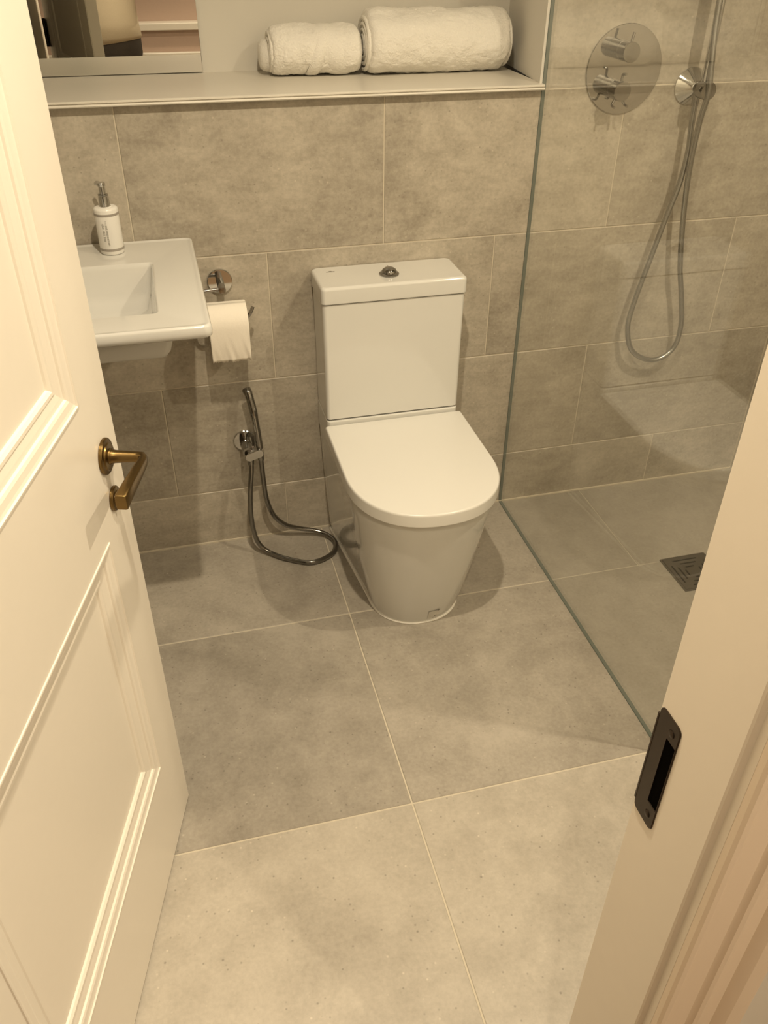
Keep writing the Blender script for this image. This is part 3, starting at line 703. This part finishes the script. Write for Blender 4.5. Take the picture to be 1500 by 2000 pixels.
hpts = [(0.146, -0.070, 0.322), (0.1445, -0.076, 0.285), (0.137, -0.083, 0.235), (0.1315, -0.088, 0.180), (0.130, -0.090, 0.130), (0.134, -0.088, 0.080), (0.144, -0.090, 0.040), (0.168, -0.103, 0.0150), (0.215, -0.140, 0.009), (0.283, -0.174, 0.009), (0.345, -0.150, 0.009), (0.366, -0.105, 0.010),
        (0.352, -0.066, 0.014), (0.318, -0.045, 0.022), (0.270, -0.036, 0.033), (0.235, -0.036, 0.050), (0.208, -0.040, 0.080), (0.192, -0.046, 0.115), (0.180, -0.056, 0.170), (0.176, -0.063, 0.230), (0.174, -0.068, 0.290), (0.1735, -0.068, 0.330)]
tube(bm, [Vector(p)-ob for p in resample(smooth_path(hpts, 8), 0.0022)], 0.0072, 12, ridge=0.0006); obj('hose', bm, M_dhose, bid, ang=60)
for p0, p1 in (((0.146, -0.070, 0.328), (0.1452, -0.074, 0.300)), ((0.1735, -0.068, 0.335), (0.174, -0.067, 0.308))):
    bm = bmesh.new(); tube(bm, [Vector(p0)-ob, Vector(p1)-ob], [0.0095, 0.0088], 16); obj('hose_nut', bm, M_dchrome, bid)

# ------------------------------------------------------------------ shower screen
gs = thing('shower_screen', 'clear frameless glass shower screen between toilet and shower', 'shower screen', (XG, 0, 0))
GT, GY, GH = 0.004, -1.02, 2.05
bm = bmesh.new(); box(bm, -GT, GT, GY+0.0012, -0.0005, 0.002, GH-0.0012); 
obj('glass_pane', bm, M_glass, gs, smooth=False)
bm = bmesh.new(); box(bm, -GT, GT, GY, GY+0.0012, 0.002, GH); box(bm, -GT, GT, GY, 0.0, GH-0.0012, GH); obj('polished_edge', bm, M_gedge, gs, smooth=False)
bm = bmesh.new(); box(bm, -GT-0.0005, GT+0.0005, GY+0.001, -0.001, 0.0002, 0.0025); obj('bottom_seal', bm, M_gedge, gs, smooth=False)
bm = bmesh.new(); box(bm, -GT-0.0005, GT+0.0005, -0.0022, -0.0002, 0.003, GH); obj('wall_seal', bm, M_gedge, gs, smooth=False)

# ------------------------------------------------------------------ shower valve
pv = (1.1235, 0, 1.2265)
val = thing('shower_valve', 'round chrome shower valve plate with two lever knobs', 'shower valve', pv)
bm = bmesh.new(); lathe(bm, [(0.0965, 0), (0.0975, 0.001), (0.0975, 0.004), (0.0965, 0.005), (0.0, 0.0052)], (0, 0, 0), (0, -1, 0), 64); obj('plate', bm, M_plate, val, ang=25)
def knob(dx, dz, rot, pins):
    bm = bmesh.new(); lathe(bm, [(0.0215, 0.005), (0.0215, 0.0285), (0.0200, 0.0290), (0.0200, 0.0305), (0.0215, 0.0310), (0.0215, 0.062), (0.0208, 0.0632), (0.0, 0.0635)], (dx, 0, dz), (0, -1, 0), 36)
    k = obj('knob', bm, M_knob, val, ang=30)
    for a in pins:
        a = math.radians(a); bm = bmesh.new(); d = Vector((math.cos(a), 0, math.sin(a)))
        c = Vector((dx, -0.046, dz))
        if rot: tube(bm, smooth_path([c+d*0.018, c+d*0.032, c+d*0.036+Vector((0, -0.004, 0)), c+d*0.037+Vector((0, -0.016, 0))], 4), 0.0031, 10)
        else: tube(bm, [c+d*0.018, c+d*0.040], [0.0031, 0.0031], 12)
        obj('lever_pin', bm, M_dchrome, k)
knob(-0.019, 0.044, False, (78,))
knob(-0.027, -0.038, True, (85, -60, -115))

# ------------------------------------------------------------------ shower rail with handset and hose
rl = thing('shower_rail', 'vertical chrome shower rail with hanging looped hose', 'shower rail', (1.316, 0, 1.185))
orl = Vector((1.316, 0, 1.185))
for z in (0, 0.72):
    bm = bmesh.new(); lathe(bm, [(0.0415, 0), (0.0430, 0.001), (0.0425, 0.0035), (0.0140, 0.030), (0.0110, 0.032)], (-0.003, 0, z), (0, -1, 0), 40); fl = obj('wall_flange', bm, M_chrome, rl, ang=35)
    bm = bmesh.new(); lathe(bm, [(0.0110, 0.028), (0.0100, 0.034), (0.0140, 0.038), (0.0200, 0.046), (0.0205, 0.050), (0.0205, 0.078), (0.0195, 0.0795), (0.0, 0.080)], (0, 0, z), (0, -1, 0), 28); obj('end_bracket', bm, M_dchrome, rl)
bm = bmesh.new(); tube(bm, [(0, -0.055, -0.012), (0, -0.055, 0.74)], [0.0095, 0.0095], 24); obj('rail_tube', bm, M_chrome, rl)
bm = bmesh.new(); tube(bm, [(0, -0.055, 0.54), (0, -0.055, 0.60)], [0.017, 0.017], 24); tube(bm, [(0, -0.055, 0.57), (0, -0.095, 0.575)], [0.013, 0.013], 20); obj('slider', bm, M_chrome, rl)
bm = bmesh.new(); tube(bm, smooth_path([(0, -0.098, 0.53), (0, -0.105, 0.60), (0, -0.125, 0.68), (0, -0.150, 0.715)], 6), [0.012]*12+[0.014]*7, 18)
lathe(bm, [(0.014, 0.0), (0.045, 0.012), (0.047, 0.018), (0.0, 0.020)], (0, -0.148, 0.712), (0, -0.8, -0.6), 32); obj('handset', bm, M_chrome, rl)
bm = bmesh.new()
sp_ = [(1.313, -0.036, 1.165), (1.316, -0.036, 1.10), (1.319, -0.040, 1.04), (1.311, -0.042, 0.960), (1.292, -0.042, 0.880), (1.270, -0.042, 0.776), (1.246, -0.041, 0.655), (1.240, -0.040, 0.573), (1.270, -0.040, 0.497), (1.343, -0.040, 0.461), (1.401, -0.040, 0.490), (1.411, -0.041, 0.560),
       (1.389, -0.043, 0.655), (1.363, -0.046, 0.742), (1.342, -0.050, 0.850), (1.327, -0.055, 0.950), (1.319, -0.060, 1.035), (1.316, -0.068, 1.120), (1.315, -0.080, 1.180), (1.308, -0.080, 1.240), (1.302, -0.072, 1.330), (1.301, -0.070, 1.450), (1.304, -0.078, 1.580), (1.314, -0.095, 1.700), (1.316, -0.098, 1.72)]
tube(bm, [Vector(p)-orl for p in resample(smooth_path(sp_, 8), 0.0024)], 0.0076, 12, ridge=0.0008); obj('hose', bm, M_hose, rl, ang=60)
bm = bmesh.new(); tube(bm, [(-0.003, -0.036, -0.040), (-0.003, -0.036, 0.004)], [0.0088, 0.0100], 16); obj('hose_nut', bm, M_dchrome, rl)

# ------------------------------------------------------------------ floor drain
DX0, DX1, DY0, DY1 = 1.266, 1.408, -0.540, -0.396
dc = ((DX0+DX1)/2, (DY0+DY1)/2)
dn = thing('floor_drain', 'square slotted steel floor drain in the shower floor', 'drain', (dc[0], dc[1], 0))
bm = bmesh.new(); box(bm, -0.066, 0.066, -0.066, 0.066, -0.0009, 0.0012); obj('drain_well', bm, M_black, dn, smooth=False)
NG = 26; S = 0.132/NG; holes = set()
for side in range(4):
    for depth, (a, b_) in ((2, (5, 20)), (5, (8, 18)), (8, (10, 15))):
        for q in range(a, b_):
            for dd_ in (0,):
                i, j = q, NG-1-depth-dd_
                for _ in range(side): i, j = j, NG-1-i
                holes.add((i, j))
                i, j = q, NG-1-depth-1
                for _ in range(side): i, j = j, NG-1-i
                if False: holes.add((i, j))
bm = bmesh.new(); V = {}
def gv(i, j, z):
    k = (i, j, z)
    if k not in V: V[k] = bm.verts.new((-0.066+i*S, -0.066+j*S, z))
    return V[k]
ZT, ZB = 0.0035, 0.0013
for i in range(NG):
    for j in range(NG):
        if (i, j) in holes: continue
        bm.faces.new((gv(i, j, ZT), gv(i+1, j, ZT), gv(i+1, j+1, ZT), gv(i, j+1, ZT)))
        for di, dj, p, q in ((-1, 0, (i, j+1), (i, j)), (1, 0, (i+1, j), (i+1, j+1)), (0, -1, (i, j), (i+1, j)), (0, 1, (i+1, j+1), (i, j+1))):
            ni, nj = i+di, j+dj
            if (ni, nj) in holes or not (0 <= ni < NG and 0 <= nj < NG):
                bm.faces.new((gv(*p, ZT), gv(*p, ZB), gv(*q, ZB), gv(*q, ZT)))
obj('grate', bm, M_steel, dn, smooth=False)
bm = bmesh.new(); loft(bm, [rrect(-0.072, 0.072, -0.072, 0.072, 0.003, -0.0005, 4), rrect(-0.072, 0.072, -0.072, 0.072, 0.003, 0.0028, 4), rrect(-0.067, 0.067, -0.067, 0.067, 0.002, 0.0028, 4), rrect(-0.067, 0.067, -0.067, 0.067, 0.002, -0.0005, 4)], False, False)
obj('drain_frame', bm, M_steel, dn, smooth=False)

# ------------------------------------------------------------------ downlights
for x, y, wt, beam, lab in DOWNLIGHTS:
    t = thing('ceiling_downlight', lab, 'light', (x, y, CEIL))
    bm = bmesh.new(); lathe(bm, [(0.045, 0), (0.045, -0.004), (0.040, -0.006), (0.030, -0.003), (0.030, 0.0)], seg=32); obj('bezel', bm, M_chrome, t)
    bm = bmesh.new(); lathe(bm, [(0.0001, -0.0015), (0.029, -0.0015), (0.029, 0.0)], seg=28); obj('lens', bm, M_lamp, t)
    ld = bpy.data.lights.new('downlight_lamp', 'SPOT'); ld.energy = wt; ld.color = LIGHT_COL; ld.spot_size = math.radians(beam); ld.spot_blend = 0.9; ld.shadow_soft_size = 0.018
    lo = bpy.data.objects.new('downlight_lamp', ld); col.objects.link(lo); lo.parent = t; lo.location = (0, 0, -0.012)

# ------------------------------------------------------------------ the person taking the photograph (seen in the mirror)
def skin_fig(name, verts, edges, radii, m, parent, root=0, sub=2):
    me = bpy.data.meshes.new(name); me.from_pydata([Vector(v) for v in verts], edges, [])
    o = link(name, me, m, parent)
    md = o.modifiers.new('skin', 'SKIN'); md.use_smooth_shade = True; md.branch_smoothing = 0.6
    sv = me.skin_vertices[0].data
    for i, r in enumerate(radii):
        sv[i].radius = r if isinstance(r, tuple) else (r, r); sv[i].use_root = (i == root)
    s = o.modifiers.new('sub', 'SUBSURF'); s.levels = sub; s.render_levels = sub
    return o
person = thing('person', 'person in a beige top and dark trousers photographing from the doorway, in the mirror', 'person', (-0.13, -2.42, 0))
PM = cam.matrix_world.copy(); PM.translation = cam.matrix_world @ Vector((0, 0, 0.034))     # where the phone is held
def held(x, y, z): return tuple(PM @ Vector((x, y, z)) - Vector((-0.13, -2.42, 0)))
# x right (+), y towards the bathroom (+)
V_ = []; E_ = []; R_ = []
def chain(pts, start=None):
    prev = start
    for p, r in pts:
        V_.append(p); R_.append(r)
        if prev is not None: E_.append((prev, len(V_)-1))
        prev = len(V_)-1
    return prev
pel = chain([((0, 0, 0.93), (0.115, 0.080))])
ch = chain([((0, 0.005, 1.08), (0.135, 0.098)), ((0, 0, 1.24), (0.145, 0.10)), ((0, -0.01, 1.36), (0.12, 0.085))], pel)
nk = chain([((0, -0.005, 1.44), 0.055), ((0.0, 0.01, 1.50), 0.052), ((0.0, 0.025, 1.555), (0.062, 0.075)), ((0.0, 0.030, 1.62), (0.074, 0.090)), ((0, 0.022, 1.675), (0.058, 0.070))], ch)
for s in (-1, 1):
    chain([((s*0.085, 0, 0.86), 0.070), ((s*0.095, 0.01, 0.66), 0.070), ((s*0.095, 0.018, 0.48), 0.056), ((s*0.098, 0.0, 0.30), 0.050), ((s*0.100, -0.015, 0.10), 0.036), ((s*0.102, 0.0, 0.055), 0.036), ((s*0.108, 0.09, 0.04), 0.034), ((s*0.110, 0.15, 0.03), 0.024)], pel)
    wr = Vector(held(s*0.112, -0.075, 0.062))
    chain([((s*0.150, -0.01, 1.385), 0.052), ((s*0.185, 0.0, 1.31), 0.045), ((s*0.215, 0.035, 1.17), 0.038), (tuple((Vector((s*0.215, 0.035, 1.17))+wr)/2), 0.036), (tuple(wr), 0.026), (held(s*0.104, -0.040, 0.040), (0.026, 0.020)), (held(s*0.098, -0.008, 0.028), (0.028, 0.014))], ch)
skin_fig('body', V_, E_, R_, M_skin, person, root=pel)
# fingers and thumbs round the phone
for s in (-1, 1):
    for k, ln in enumerate((0.046, 0.052, 0.049, 0.040)):
        y = 0.022-0.0185*k
        v = [held(s*0.100, y, 0.020), held(s*0.0925, y, -0.002), held(s*0.084, y+0.001, -0.0165), held(s*(0.100-ln), y+0.002, -0.0165)]
        skin_fig('finger', v, [(0, 1), (1, 2), (2, 3)], [0.0090, 0.0085, 0.0080, 0.0068], M_skin, person, sub=1)
    v = [held(s*0.098, -0.026, 0.026), held(s*0.082, -0.010, 0.0185), held(s*0.060, 0.004, 0.0140)]
    skin_fig('thumb', v, [(0, 1), (1, 2)], [0.011, 0.0098, 0.0078], M_skin, person, sub=1)
# clothing
def garment(name, rings_, m):
    bm = bmesh.new(); out = []
    for z, cx, cy, a, b_ in rings_:
        out.append([(cx+a*math.cos(2*PI*k/40), cy+b_*math.sin(2*PI*k/40)*(1+0.05*math.sin(2*PI*k/40)), z+0.018*math.sin(2*PI*k/40*1+1.35)*(1 if z < 0.98 else 0.2)) for k in range(40)])
    loft(bm, out, False, False); return obj(name, bm, m, person, ang=80)
top = garment('beige_top', [(0.968, -0.002, 0.005, 0.163, 0.130), (0.976, -0.002, 0.006, 0.168, 0.138), (1.00, 0, 0.012, 0.165, 0.148), (1.06, 0, 0.014, 0.158, 0.148), (1.13, 0, 0.010, 0.155, 0.135), (1.22, 0, 0.003, 0.165, 0.125), (1.32, 0, -0.004, 0.172, 0.115), (1.39, 0, -0.008, 0.150, 0.100), (1.435, 0, -0.006, 0.085, 0.075), (1.452, 0, -0.004, 0.066, 0.064)], M_shirt)
for s in (-1, 1):
    skin_fig('sleeve', [(s*0.120, -0.008, 1.385), (s*0.165, -0.005, 1.36), (s*0.198, 0.010, 1.26), (s*0.218, 0.036, 1.175)], [(0, 1), (1, 2), (2, 3)], [0.062, 0.062, 0.055, 0.052], M_shirt, person)
V_ = []; E_ = []; R_ = []
pel = chain([((0, 0.005, 0.965), (0.166, 0.130))]); 
pe2 = chain([((0, 0.003, 0.88), (0.170, 0.128))], pel)
for s in (-1, 1):
    chain([((s*0.088, 0, 0.82), 0.096), ((s*0.096, 0.01, 0.66), 0.080), ((s*0.096, 0.018, 0.48), 0.070), ((s*0.099, 0.0, 0.30), 0.064), ((s*0.101, -0.012, 0.10), 0.056)], pe2)
skin_fig('dark_trousers', V_, E_, R_, M_trous, person, root=0)
garment('trouser_waist', [(0.865, 0, 0.003, 0.150, 0.105), (0.90, 0, 0.005, 0.160, 0.122), (0.975, 0, 0.008, 0.160, 0.130), (1.02, 0, 0.008, 0.152, 0.128)], M_trous)
for s in (-1, 1):
    skin_fig('shoe', [(s*0.101, -0.045, 0.040), (s*0.103, 0.02, 0.045), (s*0.108, 0.10, 0.036), (s*0.111, 0.16, 0.030)], [(0, 1), (1, 2), (2, 3)], [(0.038, 0.038), (0.043, 0.040), (0.044, 0.034), (0.036, 0.026)], M_black, person)
# hair, face
bm = bmesh.new(); bmesh.ops.create_uvsphere(bm, u_segments=28, v_segments=18, radius=1.0)
for v in bm.verts:
    c = v.co.copy(); v.co = Vector((c.x*0.088, c.y*0.104+0.012, c.z*0.092+1.648))
bmesh.ops.delete(bm, geom=[v for v in bm.verts if (v.co.y > 0.055 and v.co.z < 1.675) or v.co.z < 1.56], context='VERTS'); obj('hair', bm, M_hair, person, ang=80)
for s in (-1, 1):
    bm = bmesh.new(); bmesh.ops.create_uvsphere(bm, u_segments=14, v_segments=10, radius=0.0105, matrix=Matrix.Translation((s*0.029, 0.1005, 1.612))); obj('eye', bm, M_eye, person)
    skin_fig('ear', [(s*0.074, 0.018, 1.585), (s*0.083, 0.012, 1.605), (s*0.082, 0.014, 1.625)], [(0, 1), (1, 2)], [(0.006, 0.012), (0.007, 0.016), (0.006, 0.013)], M_skin, person, sub=1)
skin_fig('nose', [(0, 0.112, 1.620), (0, 0.122, 1.600), (0, 0.130, 1.584)], [(0, 1), (1, 2)], [0.007, 0.009, 0.013], M_skin, person, sub=1)
skin_fig('mouth', [(-0.022, 0.100, 1.552), (0, 0.108, 1.554), (0.022, 0.100, 1.552)], [(0, 1), (1, 2)], [0.004, 0.0065, 0.004], simple('lips', (0.42, 0.20, 0.16), 0.5, vary=0.03, bscale=40), person, sub=1)
# phone in the hands, held in landscape in front of the face, lens side to the room
ph = thing('phone', 'black phone held up by the person in the doorway', 'phone', (0.0, -2.0535, 1.54))
ph.matrix_world = PM
bm = bmesh.new(); loft(bm, [rrect(-0.074, 0.074, -0.036, 0.036, 0.009, z, 6) for z in (-0.004, 0.004)]); obj('phone_body', bm, M_phone, ph)
bm = bmesh.new(); lathe(bm, [(0.0075, 0), (0.0075, 0.0015), (0.006, 0.002), (0, 0.002)], (0.058, 0.022, -0.004), (0, 0, -1), 20); obj('phone_lens', bm, M_dchrome, ph)
bpy.context.view_layer.update()
